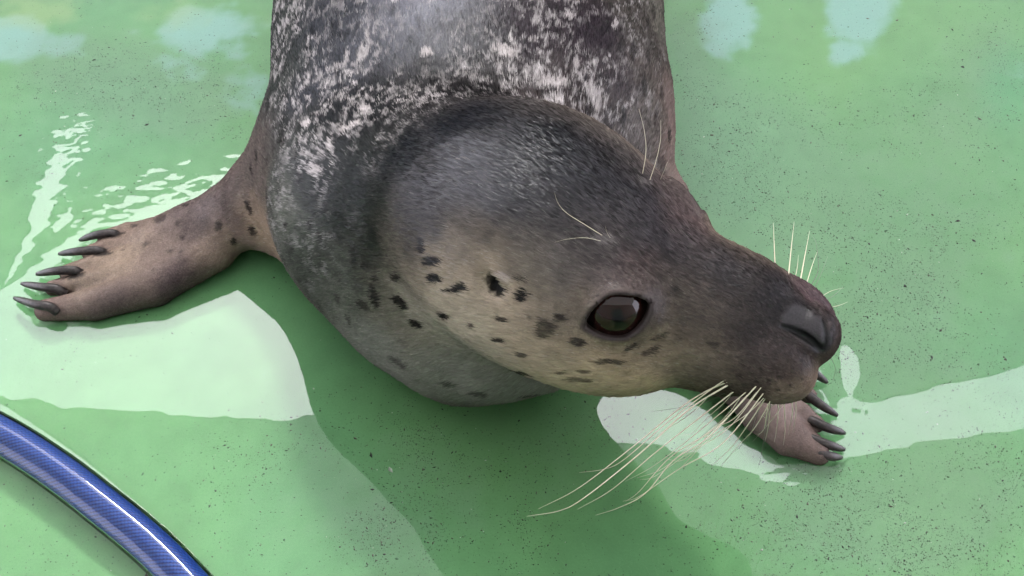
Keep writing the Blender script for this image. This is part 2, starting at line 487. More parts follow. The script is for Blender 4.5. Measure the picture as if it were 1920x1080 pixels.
SPOTS = [ # px, py, half length, half width (px), angle, strength
 (795,465,8,13,0,1),(816,492,18,9,0,1),(818,524,14,9,10,1),(868,541,16,8,-15,1),(850,547,14,4,-5,1),(707,522,6,5,0,.9),(744,521,12,7,20,.9),
 (667,483,8,17,0,.7),(690,497,9,7,0,.7),(706,555,10,20,-10,.95),(684,572,17,8,30,.8),(755,567,21,8,35,1),(839,595,14,7,8,1),(785,607,16,7,25,1),
 (890,614,8,4,0,.8),(947,600,12,5,5,.9),(985,557,13,12,0,1),(978,525,10,5,0,.8),(1052,597,15,7,15,.9),(1028,618,18,17,0,.75),(998,597,7,4,0,.6),
 (1085,642,17,7,10,.9),(943,640,13,4,10,.9),(987,667,12,4,5,.8),(978,701,25,5,8,.9),(1061,700,12,3,3,.8),(1102,697,12,3,3,.7),(1149,680,28,5,0,.8),
 (1095,713,30,4,2,.7),(751,681,22,7,30,.6),(845,720,20,4,5,.7),(904,738,20,6,0,.7),(998,740,22,4,-5,.7),(1271,550,10,17,-15,.6),
 (1186,652,18,5,-30,.9),(1241,632,19,5,-25,.7),(1228,657,17,6,-30,.7),(1342,648,10,5,0,.6),(482,295,3,11,-10,.9),(472,320,4,9,-5,.9),
 (467,387,6,13,-20,.9),(412,422,8,10,10,.8),(475,432,9,8,0,.9),(440,452,8,6,10,1),(300,410,17,8,-10,.6),(252,423,9,3,0,.8),(350,384,9,3,0,.9),
 (332,418,6,4,0,.6),(272,456,8,5,0,.6),(342,447,6,5,0,.6),(340,470,6,4,0,.6),(320,470,8,4,0,.5),(180,525,5,2,0,.5),(230,469,5,2,0,.6),
 (212,441,22,5,-8,.9),(190,475,22,5,-6,.95),(140,518,20,5,-10,.95),(112,548,16,4,5,.8),(96,580,16,3,8,.7),(530,265,7,12,0,.7),(555,290,8,9,0,.7),(565,337,7,13,0,.8),(600,435,5,9,0,.8),(582,425,5,9,0,.7),(537,422,4,9,-25,.9),(612,390,6,11,0,.7),
 (1167,225,6,23,0,.8),(1187,96,8,20,5,.8),(1208,167,6,22,0,.8),(1165,85,7,14,0,.7),(1254,258,5,14,0,.8),(1225,25,5,18,0,.6),(1215,110,5,14,0,.6),
 (1240,180,4,14,0,.6),(635,560,5,13,-20,.6),(655,600,4,12,-25,.7),(640,450,6,10,0,.5),(1215,45,5,12,0,.6),(760,640,10,4,20,.4),(1275,640,12,4,-20,.4),(931,537,11,15,-15,.85),(1388,706,4,3,0,.7),(1408,700,4,3,0,.7),(1430,694,4,3,0,.7),(1452,690,4,3,0,.6),(1376,724,4,3,0,.7),(1398,722,4,3,0,.7),(1420,718,4,3,0,.7),(1444,714,4,3,0,.7),(1466,708,4,3,0,.7),(1488,700,4,3,0,.6),(1412,738,4,3,0,.7),(1436,736,4,3,0,.7),(1460,732,4,3,0,.7),(1484,724,4,3,0,.7),(1505,712,4,3,0,.6),  # includes a dark spot for the shade inside the ear opening
 
 (1143,452,17,10,10,-.14),(1214,345,14,9,20,-.12),(950,522,14,6,30,-.3),(800,100,13,8,0,-.6),(1032,155,24,12,0,-.65),(948,98,22,8,25,-.65),(1000,75,9,5,0,-.7),(1045,190,8,6,0,-.6),(1080,120,5,12,0,-.5),(740,0,12,5,0,-.5),(810,0,12,5,0,-.5),(575,235,8,14,0,-.7),(590,320,12,8,20,-.6),(655,240,24,5,-30,-.75),(620,265,6,14,10,-.6),(650,110,6,14,0,-.5),(680,205,12,6,0,-.5),(1155,45,5,12,20,-.5),(1070,30,10,6,0,-.5),(1120,200,10,12,0,-.5)]
pin_face()
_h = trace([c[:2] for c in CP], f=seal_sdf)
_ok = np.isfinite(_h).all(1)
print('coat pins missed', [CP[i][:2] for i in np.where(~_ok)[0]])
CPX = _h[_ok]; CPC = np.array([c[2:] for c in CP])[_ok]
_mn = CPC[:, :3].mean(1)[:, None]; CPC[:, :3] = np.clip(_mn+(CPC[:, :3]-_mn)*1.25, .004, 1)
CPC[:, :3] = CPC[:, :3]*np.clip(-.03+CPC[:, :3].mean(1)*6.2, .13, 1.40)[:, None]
# the far side of the head mirrors the near side
_q = toH(CPX); _m = (_q[:, 0] > -.08) & (np.abs(_q[:, 1]) < .09) & (_q[:, 1] < -.036) & (_q[:, 2] > -.1) & (_q[:, 0] > -.03) & (CPX[:, 2] > .05)
_q = _q[_m] * np.array([1, -1, 1])
CPX = np.vstack([CPX, HO+_q@HR*HSC]).astype(np.float32); CPC = np.vstack([CPC, CPC[_m]])
for y in (.55, .75, .95, 1.15):          # rump, out of the frame
    for s in (-1, 0, 1):
        CPX = np.vstack([CPX, [[c0[0]+s*.1, y, .1 if s else .2]]]).astype(np.float32)
        CPC = np.vstack([CPC, [[.06, .06, .065, .8] if s == 0 else [.13, .13, .12, .5]]])
_h = trace([c[:2] for c in SPOTS], f=seal_sdf); _ok = np.isfinite(_h).all(1)
print('spots missed', [SPOTS[i][:2] for i in np.where(~_ok)[0]])
SPX = _h[_ok]; SPP = np.array(SPOTS)[_ok]

NOSE_BARE = [tuple(trace([a])[0])+(r,) for a, r in (((1500, 598), .0075), ((1524, 618), .0080), ((1541, 640), .0070), ((1480, 600), .004))]

def nose_mask(p):
    m = np.zeros(len(p))
    for x, y, z, r in NOSE_BARE:
        if not np.isfinite(x): continue
        d = np.linalg.norm(p-np.array([x, y, z]), axis=1)/r
        m = np.maximum(m, 1-sstep(.8, 1.15, d))
    return m

def eye_al(p, i):
    a, u, n = eye_basis(i)
    q = (p-EYE_C[i])@np.array([a, u, n]).T
    return np.where(q[:, 2] > 0, (np.abs(q[:, 0]/.0157)**1.5+np.abs(q[:, 1]/.0113)**1.5)**(1/1.5), 9)

def coat(p):
    p = np.asarray(p, float); out = np.zeros((len(p), 3))
    for s in range(0, len(p), 40000):
        e = slice(s, min(s+40000, len(p))); pp = p[e]
        # irregular borders between the colour fields
        w = np.stack([fbm(pp, 45, 3, 11), fbm(pp, 45, 3, 12), fbm(pp, 45, 3, 13)], 1)*.022
        q = pp+w
        d2 = ((q[:, None, :]-CPX[None])**2).sum(2)
        wt = 1/(d2+.00022)**2.2
        c = (wt@CPC)/wt.sum(1)[:, None]
        lace = c[:, 3]; c = c[:, :3]
        # fine tonal mottling
        mt = fbm(pp*np.array([1, .6, 1]), 110, 3, 3)
        c = c*(1+.30*mt[:, None])
        mt2 = fbm(pp*np.array([1, .35, 1]), 420, 2, 5)
        c = c*(1+.40*mt2[:, None])
        # pale lacework over the back
        qq = pp+np.stack([fbm(pp, 60, 2, 21), fbm(pp, 60, 2, 22), fbm(pp, 60, 2, 23)], 1)*.018
        n1 = np.abs(fbm(qq*np.array([1, .8, 1]), 88, 3, 31)); n2 = fbm(pp*np.array([1, .7, 1]), 30, 2, 41)
        line = (1-sstep(.008, .052, n1))*sstep(-.22, .20, n2+(lace-.55)*.4)
        n3 = fbm(qq*np.array([1, .8, 1]), 140, 3, 51)
        blot = sstep(.22, .36, n3+.55*n2+(lace-.85)*.25)
        ww = np.clip(line*.85+blot, 0, 1)*np.clip(lace*1.25, 0, 1)
        ww = ww*(.6+.4*sstep(-.3, .3, fbm(pp*np.array([1, .25, 1]), 700, 1, 61)))
        pale = np.array([.37, .34, .335]) if True else 0
        c = c*(1-ww[:, None]) + pale*ww[:, None]
        # dark flecks between the lace
        dk = sstep(.12, .24, fbm(pp*np.array([1, .45, 1]), 95, 2, 71))*np.clip(lace*2.0, 0, .7)*(1-ww)
        c = c*(1-.6*dk[:, None])
        # spots
        depth = (pp-CAM)@CF
        for k in range(len(SPX)):
            v = pp-SPX[k]
            r = max(SPP[k, 2], SPP[k, 3])
            m = np.where((v*v).sum(1) < (r*2.2/2400*.75)**2)[0]
            if not len(m): continue
            x = v[m]@CR/depth[m]*2400; y = -(v[m]@CU)/depth[m]*2400
            a = math.radians(SPP[k, 4]); ca, sa = math.cos(a), math.sin(a)
            xx = x*ca+y*sa; yy = -x*sa+y*ca
            g = np.sqrt((xx/SPP[k, 2])**2+(yy/SPP[k, 3]/1.12)**2)+(.9 if SPP[k, 5] > 0 else 1.9)*fbm(pp[m]*np.array([1, 1, 1]), 260, 2, 81)+.35*fbm(pp[m], 900, 1, 82)
            t = (1-sstep(.75, 1.15, g))*SPP[k, 5]
            c[m] = c[m]*(1-abs(t)[:, None])+(np.array([.012, .010, .009]) if SPP[k, 5] > 0 else np.array([.52, .47, .46]))*abs(t)[:, None]
        for i in (0, 1):
            al = eye_al(pp, i)
            t = 1-sstep(1.08, 1.36, al); c = c*(1-t[:, None])+np.array([.016, .012, .012])*t[:, None]
            t = (1-sstep(1.5, 2.3, al))*.45; c = c*(1-t[:, None])+np.array([.035, .027, .025])*t[:, None]
        t = nose_mask(pp)*.85; c = c*(1-t[:, None])+np.array([.019, .0175, .0195])*t[:, None]
        for pts, r, k in PIN['grooves']:
            g = chain(pp.astype(np.float32), [tuple(x) for x in pts])
            t = 1-sstep(0, .0014, g); c = c*(1-.93*t[:, None])  # nostril and ear creases: shade inside them painted as darker colour
        out[e] = np.clip(c, .004, .8)
    return out

# direction the fur lies in
_sp = [H(.10, 0, -.01), H(.05, 0, 0), H(0, 0, 0), H(-.05, 0, 0), H(-.10, 0, -.01), P(850, 400, .12), P(780, 330, .115), P(775, 230, .11),
       P(820, 120, .11), P(870, 0, .11), P(880, 0, .11)+np.array([0, .15, 0]), P(880, 0, .11)+np.array([0, .35, 0]), P(880, 0, .11)+np.array([0, .8, 0])]
_sp = np.array(_sp); FX = (_sp[1:]+_sp[:-1])/2; FD = _sp[1:]-_sp[:-1]; FD /= np.linalg.norm(FD, axis=1)[:, None]; FS = np.full(len(FX), .045)
def _addf(pts, s):
    global FX, FD, FS
    a = np.array([t[:3] for t in pts]); d = a[1:]-a[:-1]; d /= np.linalg.norm(d, axis=1)[:, None]
    FX = np.vstack([FX, (a[1:]+a[:-1])/2]); FD = np.vstack([FD, d]); FS = np.append(FS, np.full(len(d), s))
for arm, dg in ((FL_ARM, FL_DIG), (FR_ARM, FR_DIG)):
    _addf(arm, .022)
    for g in dg: _addf(g, .014)
# chest and throat fur runs down and back under the body
for a, b in (((640, 420, .12), (560, 470, .07)), ((720, 520, .12), (640, 480, .06)), ((860, 640, .08), (760, 600, .05)), ((1100, 680, .09), (960, 690, .07)), ((560, 300, .11), (545, 180, .10)), ((1000, 170, .15), (990, 60, .15)), ((1110, 215, .13), (1110, 90, .13)), ((900, 130, .17), (895, 30, .17)), ((760, 190, .17), (750, 60, .17)), ((1200, 250, .09), (1210, 120, .09))):
    A, B = P(*a), P(*b); FX = np.vstack([FX, (A+B)/2]); FD = np.vstack([FD, norm(B-A)]); FS = np.append(FS, .035)

def fur_dir(p, n):
    r = np.zeros_like(p); rw = np.zeros(len(p))
    for s in range(0, len(p), 50000):
        e = slice(s, min(s+50000, len(p)))
        d2 = ((p[e][:, None]-FX[None])**2).sum(2)
        w = np.exp(-d2/(2*FS**2))/FS + 1e-7/(d2+1e-4)
        v = w@FD
        r[e] = v; rw[e] = w.sum(1)
    r = r-n*(r*n).sum(1)[:, None]
    global FMAG; FMAG = np.linalg.norm(r, axis=1)/np.maximum(rw, 1e-9)
    return r/np.maximum(np.linalg.norm(r, axis=1)[:, None], 1e-6)
# ================================================================ SETTING
WZ = 0.0055                               # water level over the pool floor
# --- canopy over the pool: pale fabric out of view, gaps shaped to give the white reflections
HROOF = 2.7
def to_roof(px, py):
    w = P(px, py, WZ); m = CAM.copy(); m[2] = 2*WZ-CAM[2]
    return m+(w-m)*((HROOF-m[2])/(w[2]-m[2]))
GAPS = [  # gap outlines back-projected from the reflections they make in the water
 [(-260,742),(0,748),(120,762),(200,776),(400,782),(705,778),(900,800),(1100,830),(1200,834),(1300,856),(1400,884),(1470,902),(1530,900),(1575,866),
  (1700,838),(1920,802),(2100,772),(2100,650),(1920,684),(1750,728),(1612,764),(1603,735),(1614,700),(1606,665),(1590,647),(1577,650),(1572,690),(1583,740),(1560,770),(1200,560),
  (700,380),(480,330),(400,345),(300,368),(215,392),(130,440),(70,490),(30,522),(0,542),(-260,560)],
 [(8,536),(60,470),(98,398),(122,330),(160,262),(172,226),(140,232),(112,272),(90,312),(66,356),(56,420),(34,482),(12,520)],
 [(92,424),(112,396),(134,380),(139,402),(124,430),(104,438)]]
def build_canopy():
    cu = bpy.data.curves.new('canopy', 'CURVE'); cu.dimensions = '2D'; cu.fill_mode = 'BOTH'; cu.extrude = .004
    def add(pts):
        s = cu.splines.new('POLY'); s.points.add(len(pts)-1)
        for i, q in enumerate(pts): s.points[i].co = (q[0], q[1], 0, 1)
        s.use_cyclic_u = True
    add([(-5.0, -3.2), (5.0, -3.2), (5.0, 5.5), (-5.0, 5.5)])
    for g in GAPS:
        g = np.array([to_roof(*q)[:2] for q in g])
        add(g)
    tmp = bpy.data.objects.new('canopy_outline', cu); COL.objects.link(tmp)
    bpy.context.view_layer.update()
    me = bpy.data.meshes.new_from_object(tmp.evaluated_get(bpy.context.evaluated_depsgraph_get()))
    bpy.data.objects.remove(tmp)
    me.name = 'canopy'; me.materials.clear()
    m = bpy.data.materials.new('white_canvas'); m.use_nodes = True; n = m.node_tree.nodes; l = m.node_tree.links; n.clear()
    o = n.new('ShaderNodeOutputMaterial'); t = n.new('ShaderNodeBsdfTranslucent'); d = n.new('ShaderNodeBsdfDiffuse'); a = n.new('ShaderNodeMixShader')
    t.inputs[0].default_value = (.68, .68, .66, 1); d.inputs[0].default_value = (.6, .6, .6, 1); a.inputs[0].default_value = .35
    l.new(t.outputs[0], a.inputs[1]); l.new(d.outputs[0], a.inputs[2]); l.new(a.outputs[0], o.inputs[0])
    me.materials.append(m)
    ob = bpy.data.objects.new('canopy', me); COL.objects.link(ob); ob.location = (0, 0, HROOF)
    tag(ob, 'unseen pale canopy overhead, gaps shaped for the white reflections in the wet floor', kind='structure')
    return ob
build_canopy()
# --- unseen walls added to cut front and rim light, toned pale for fill
def build_wall(yw, lab):
    m, n, l, bs = mat_new('pale_fill_wall'); bs.inputs['Roughness'].default_value = .8
    tc = n.new('ShaderNodeTexCoord'); nz = n.new('ShaderNodeTexNoise'); nz.inputs['Scale'].default_value = 3; nz.inputs['Detail'].default_value = 6
    cr = n.new('ShaderNodeValToRGB'); cr.color_ramp.elements[0].color = (.30, .34, .31, 1); cr.color_ramp.elements[1].color = (.44, .48, .45, 1)
    l.new(tc.outputs['Object'], nz.inputs['Vector']); l.new(nz.outputs['Fac'], cr.inputs[0]); l.new(cr.outputs[0], bs.inputs['Base Color'])
    x0, x1, y0, y1, z1 = -5, 5, yw-.1, yw+.1, HROOF-.02
    v = [(x, y, z) for x in (x0, x1) for y in (y0, y1) for z in (-.02, z1)]
    f = [(0, 1, 3, 2), (4, 6, 7, 5), (0, 4, 5, 1), (2, 3, 7, 6), (1, 5, 7, 3), (0, 2, 6, 4)]
    tag(mesh_obj('unseen_wall', v, f, m, smooth=False), lab, kind='structure')
build_wall(-2.5, 'unseen pale wall added at the near side, cutting front light')
build_wall(4.6, 'unseen pale wall at the far side, cutting rim light on the seal')

# --- pool floor
DENS = [(1500,380,420,330,.20),(1650,900,400,220,.14),(230,150,170,90,1.0),(330,200,110,70,1.1),(120,110,120,60,.7),(470,150,120,60,.35),(60,330,70,120,.25),(1380,300,130,120,1.3),(1320,170,60,110,.8),
        (1450,430,150,110,.8),(1290,60,50,60,.9),(1700,560,110,90,1.1),(1620,620,60,60,.8),(1800,400,160,120,.6),(1850,100,90,80,.8),(1780,220,120,70,.6),
        (1780,930,160,110,1.0),(1700,1010,180,90,.9),(1500,960,140,100,.6),(700,1000,150,80,.7),(820,860,120,120,.5),(1000,930,200,120,.35),
        (1050,800,100,80,.5),(560,900,120,80,.3),(480,1000,80,60,.3),(640,860,200,90,.25),(60,1000,90,70,.15),(1560,320,160,150,.5),(1700,700,160,60,.8),(1740,790,120,50,.45)]
def density(px, py):
    d = np.full(len(px), .08)
    for x, y, rx, ry, w in DENS:
        d += w*np.exp(-((px-x)/rx)**2-((py-y)/ry)**2)
    return d
def to_px(p):
    v = p-CAM; z = v@CF
    return 960+FPX*(v@CR)/z, 540-FPX*(v@CU)/z

def blob(x, y, lst):
    r = np.zeros(len(x))
    for cx, cy, rx, ry, w in lst: r = np.maximum(r, w*np.exp(-(((x-cx)/rx)**2+((y-cy)/ry)**2)**1.5))
    return r
def build_floor():
    s = .0022
    xs = np.concatenate([np.linspace(-9, -.7, 12), np.arange(-.48, .48, s), np.linspace(.7, 9, 12)])
    ys = np.concatenate([np.linspace(-7, -.45, 10), np.arange(-.30, .42, s), np.linspace(.6, 11, 12)])
    X, Y = np.meshgrid(xs, ys, indexing='ij'); n0, n1 = X.shape
    v = np.stack([X.ravel(), Y.ravel(), np.zeros(X.size)], 1)
    v[:, 2] = .0006*fbm(v, 9, 2, 5)
    i = np.arange(n0-1)[:, None]*n1+np.arange(n1-1)[None]
    f = np.stack([i, i+n1, i+n1+1, i+1], -1).reshape(-1, 4)
    o = mesh_obj('pool_floor', v, f, loops4=True); tag(o, 'green painted pool floor under a film of water', kind='structure')
    px, py = to_px(v)
    inn = (np.abs(v[:, 0]) < .6) & (v[:, 1] > -.4) & (v[:, 1] < .5)
    px = np.where(inn, px, 900.); py = np.where(inn, py, 1500.)
    n1_ = fbm(v, 14, 4, 91); n2_ = fbm(v, 55, 3, 92); n3_ = fbm(v, 5, 2, 93)
    base = np.array([.142, .350, .165])
    c = np.tile(base, (len(v), 1))*(1+.22*n1_[:, None]+.20*n2_[:, None])
    # fresher, yellower paint patches
    t = np.clip(.5+n3_*1.4+.3*n1_, 0, 1)[:, None]
    c = c*(1-t)+c*np.array([1.22, 1.08, .88])*t
    # pale blue patches
    b = blob(px, py, [(1365,40,62,75,1.),(1340,85,25,30,.8),(1610,20,75,75,1.),(1590,90,38,40,.7),(20,70,75,50,.9),(120,85,60,30,.6),(400,60,110,60,.75),(470,170,70,60,.55),(330,130,90,40,.4),(1900,150,40,60,.4)])
    b = sstep(.28, .80, b+.75*n1_+.60*n2_)*.72
    c = c*(1-b[:, None])+np.array([.30, .52, .50])*b[:, None]
    b = blob(px, py, [(60,15,110,45,.8),(330,15,120,40,.5),(480,45,60,50,.4)])
    b = sstep(.30, .85, b+.8*n1_+.4*n2_)*.5
    c = c*(1-b[:, None])+np.array([.33, .46, .20])*b[:, None]
    b = blob(px, py, [(1890,160,60,80,.9)]); c = c*(1-.4*b[:, None])+np.array([.09, .38, .20])*.4*b[:, None]
    # greyish silt where the grit gathers
    g = sstep(.35, 1.2, density(px, py)+.9*n2_+.5*n1_)*.34
    g = np.where(inn, g, .05)
    c = c*(1-g[:, None])+np.array([.175, .27, .185])*g[:, None]
    a = o.data.color_attributes.new('paint', 'FLOAT_COLOR', 'POINT')
    a.data.foreach_set('color', np.concatenate([np.clip(c, 0, 1), np.ones((len(c), 1))], 1).astype(np.float32).ravel())
    m, n, l, bs = mat_new('green_pool_paint')
    at = n.new('ShaderNodeAttribute'); at.attribute_name = 'paint'
    tc = n.new('ShaderNodeTexCoord'); nz = n.new('ShaderNodeTexNoise'); nz.inputs['Scale'].default_value = 700; nz.inputs['Detail'].default_value = 3
    l.new(tc.outputs['Object'], nz.inputs['Vector'])
    mr = n.new('ShaderNodeMapRange'); mr.inputs[1].default_value = .3; mr.inputs[2].default_value = .7; mr.inputs[3].default_value = .95; mr.inputs[4].default_value = 1.03
    l.new(nz.outputs['Fac'], mr.inputs[0])
    mx = n.new('ShaderNodeVectorMath'); mx.operation = 'SCALE'; l.new(at.outputs['Color'], mx.inputs[0]); l.new(mr.outputs[0], mx.inputs['Scale'])
    l.new(mx.outputs[0], bs.inputs['Base Color']); bs.inputs['Roughness'].default_value = .75; bs.inputs['Specular IOR Level'].default_value = .2
    bp = n.new('ShaderNodeBump'); bp.inputs['Strength'].default_value = .12; bp.inputs['Distance'].default_value = .0002; l.new(nz.outputs['Fac'], bp.inputs['Height']); l.new(bp.outputs[0], bs.inputs['Normal'])
    o.data.materials.append(m)
build_floor()

# --- hose path (needed by the water's edge too)
HOSE_R = .0125
HOSE = spline([P(x, y, HOSE_R+.0005) for x, y in ((-560, 640), (-330, 690), (-120, 760), (0, 815), (100, 878), (195, 950), (280, 1020), (345, 1085), (420, 1170), (500, 1280), (560, 1420))], 10)
def hose_d(p):
    d = None
    for i in range(0, len(HOSE)-1):
        e = rcone(p, HOSE[i], HOSE[i+1], HOSE_R, HOSE_R)
        d = e if d is None else np.minimum(d, e)
    return d

# --- water film
def build_water():
    s = .0016
    xs = np.concatenate([np.linspace(-9, -.7, 10), np.arange(-.46, .46, s), np.linspace(.7, 9, 10)])
    ys = np.concatenate([np.linspace(-7, -.45, 8), np.arange(-.27, .38, s), np.linspace(.6, 11, 10)])
    X, Y = np.meshgrid(xs, ys, indexing='ij'); n0, n1 = X.shape
    v = np.stack([X.ravel(), Y.ravel(), np.zeros(X.size)], 1)
    inn = (np.abs(v[:, 0]) < .47) & (v[:, 1] > -.28) & (v[:, 1] < .39)
    px, py = to_px(v)
    h = np.zeros(len(v)); vi = v[inn]; pxi = px[inn]; pyi = py[inn]
    h0 = 1.6e-5*fbm(vi*np.array([1, 1.5, 1]), 30, 2, 7)/.5
    h0 += 4.0e-5*fbm(vi*np.array([.7, 1.6, 1]), 55, 2, 8)*(.18+blob(pxi, pyi, [(300,800,500,70,.6),(1350,880,300,60,1.0),(150,330,170,200,1.1),(330,370,170,70,1.4)]))
    gl = blob(pxi, pyi, [(300,355,170,55,1.),(140,270,80,75,.5),(430,290,90,70,.55),(190,400,70,40,.5),(1850,60,60,60,1.0),(1470,890,60,20,.6),(1340,330,25,120,.25),(1600,790,40,50,.25)])
    h0 += 3.0e-4*gl*fbm(vi*np.array([.8, 1.3, 1]), 105, 3, 9)
    far = blob(pxi, pyi, [(250,60,420,110,1.),(1500,20,300,80,.7)])
    h0 += 1.2e-4*far*fbm(vi*np.array([.6, 1.6, 1]), 90, 2, 10)
    q = vi.copy(); q[:, 2] = WZ
    d = np.minimum(chunked(lambda z: seal_sdf(z, False), q.astype(np.float32)), chunked(hose_d, q.astype(np.float32)))
    h0 += .0011*np.exp(-np.clip(d, 0, 1)/.0016)
    h[inn] = h0
    v[:, 2] = WZ+h
    i = np.arange(n0-1)[:, None]*n1+np.arange(n1-1)[None]
    f = np.stack([i, i+n1, i+n1+1, i+1], -1).reshape(-1, 4)
    o = mesh_obj('water', v, f, loops4=True); tag(o, 'thin clear film of water lying over the green pool floor', kind='structure')
    m = bpy.data.materials.new('water_film'); m.use_nodes = True; n = m.node_tree.nodes; l = m.node_tree.links; n.clear()
    out_ = n.new('ShaderNodeOutputMaterial'); tr = n.new('ShaderNodeBsdfTransparent'); gs = n.new('ShaderNodeBsdfGlossy'); fr = n.new('ShaderNodeFresnel'); mx = n.new('ShaderNodeMixShader')
    tr.inputs[0].default_value = (.97, .995, .98, 1); gs.inputs[0].default_value = (1, 1, 1, 1); gs.inputs['Roughness'].default_value = .0; fr.inputs[0].default_value = 1.44
    l.new(fr.outputs[0], mx.inputs[0]); l.new(tr.outputs[0], mx.inputs[1]); l.new(gs.outputs[0], mx.inputs[2]); l.new(mx.outputs[0], out_.inputs[0])
    o.data.materials.append(m)
build_water()
# ================================================================ SEAL
import time as _t
_t0 = _t.time()
seal = bpy.data.objects.new('seal', None); COL.objects.link(seal); seal.location = (float(c0[0]), float(c0[1]), 0)
tag(seal, 'spotted grey seal lying on the wet green floor with its head turned aside', 'seal')
bpy.context.view_layer.update()
def under(o, par):
    o.parent = par; o.matrix_parent_inverse = par.matrix_world.inverted(); return o

lo = (-.375, -.20, -.008); hi = (.30, float(TRUNK[-1][1])+.25, .27)
V, Q, hh = surface_nets(seal_sdf, lo, hi, .0078, 3)
print('nets', len(V), len(Q), _t.time()-_t0)
V, VN = project(V, 1)
print('projected', _t.time()-_t0)
body = mesh_obj('body', V, Q, loops4=True)
# the muzzle and the eye rims get a finer net
import bmesh
bm = bmesh.new(); bm.from_mesh(body.data)
cents = [(EYE_C[0]+EYE_D[0]*EYE_R, .026), (EYE_C[1]+EYE_D[1]*EYE_R, .026), (H(.088, -.004, .004), .034)]
sel = []
co = np.array([v.co[:] for v in bm.verts]); mk = np.zeros(len(co), bool)
for c, r in cents: mk |= ((co-c)**2).sum(1) < r*r
bm.verts.ensure_lookup_table()
ed = [e for e in bm.edges if mk[e.verts[0].index] and mk[e.verts[1].index]]
bmesh.ops.subdivide_edges(bm, edges=ed, cuts=1, use_grid_fill=True)
bmesh.ops.triangulate(bm, faces=[f for f in bm.faces if len(f.verts) > 4])
bm.to_mesh(body.data); bm.free()
me = body.data
co = np.empty(len(me.vertices)*3, np.float32); me.vertices.foreach_get('co', co); co = co.reshape(-1, 3)
mk = np.zeros(len(co), bool)
for c, r in cents: mk |= ((co-c)**2).sum(1) < (r*1.1)**2
co[mk], _ = project(co[mk], 2)
# loose skin folds at neck and wrist, very shallow
me.vertices.foreach_set('co', co.ravel()); me.update()
me.polygons.foreach_set('use_smooth', np.ones(len(me.polygons), bool))
under(body, seal)
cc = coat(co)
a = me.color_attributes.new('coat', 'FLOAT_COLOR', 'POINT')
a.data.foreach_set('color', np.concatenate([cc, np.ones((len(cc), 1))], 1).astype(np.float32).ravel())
wet = me.attributes.new('bare', 'FLOAT', 'POINT'); wet.data.foreach_set('value', nose_mask(co).astype(np.float32))
print('coat', _t.time()-_t0)

m = bpy.data.materials.new('seal_skin'); m.use_nodes = True; n = m.node_tree.nodes; l = m.node_tree.links; n.clear()
o_ = n.new('ShaderNodeOutputMaterial'); b1 = n.new('ShaderNodeBsdfDiffuse'); b2 = n.new('ShaderNodeBsdfGlossy'); b3 = n.new('ShaderNodeMixShader')
at = n.new('ShaderNodeAttribute'); at.attribute_name = 'coat'
tc = n.new('ShaderNodeTexCoord'); nz = n.new('ShaderNodeTexNoise'); nz.inputs['Scale'].default_value = 900; nz.inputs['Detail'].default_value = 4
l.new(tc.outputs['Object'], nz.inputs['Vector'])
mr = n.new('ShaderNodeMapRange'); mr.inputs[1].default_value = .25; mr.inputs[2].default_value = .75; mr.inputs[3].default_value = .7; mr.inputs[4].default_value = 1.25
l.new(nz.outputs['Fac'], mr.inputs[0])
sc_ = n.new('ShaderNodeVectorMath'); sc_.operation = 'SCALE'; l.new(at.outputs['Color'], sc_.inputs[0]); l.new(mr.outputs[0], sc_.inputs['Scale'])
l.new(sc_.outputs[0], b1.inputs['Color']); b2.inputs['Roughness'].default_value = .38
ba = n.new('ShaderNodeAttribute'); ba.attribute_name = 'bare'; bm_ = n.new('ShaderNodeMath'); bm_.operation = 'MULTIPLY_ADD'; l.new(ba.outputs['Fac'], bm_.inputs[0]); bm_.inputs[1].default_value = .005; bm_.inputs[2].default_value = .012; l.new(bm_.outputs[0], b3.inputs[0])
bp = n.new('ShaderNodeBump'); bp.inputs['Strength'].default_value = .45; bp.inputs['Distance'].default_value = .0004; l.new(nz.outputs['Fac'], bp.inputs['Height']); l.new(bp.outputs[0], b1.inputs['Normal']); l.new(bp.outputs[0], b2.inputs['Normal'])
l.new(b1.outputs[0], b3.inputs[1]); l.new(b2.outputs[0], b3.inputs[2]); l.new(b3.outputs[0], o_.inputs[0])
me.materials.append(m)

# ---------------------------------------------------------------- fur
NF = 350000
me.calc_loop_triangles()
tri = np.empty(len(me.loop_triangles)*3, np.int32); me.loop_triangles.foreach_get('vertices', tri); tri = tri.reshape(-1, 3)
A, B, C = co[tri[:, 0]], co[tri[:, 1]], co[tri[:, 2]]
nr = np.cross(B-A, C-A); ar = np.linalg.norm(nr, axis=1)/2; nrm = nr/np.maximum(ar*2, 1e-12)[:, None]
cen = (A+B+C)/3
vd = CAM-cen; vd /= np.linalg.norm(vd, axis=1)[:, None]
fac = (nrm*vd).sum(1); pxx, pyy = to_px(cen)
vis = (pxx > -60) & (pxx < 1980) & (pyy > -90) & (pyy < 1140)
wgt = ar*np.where(vis, np.clip(.55+fac*1.2, .12, 1.0), .05)*np.where(cen[:, 2] < .003, .05, 1)
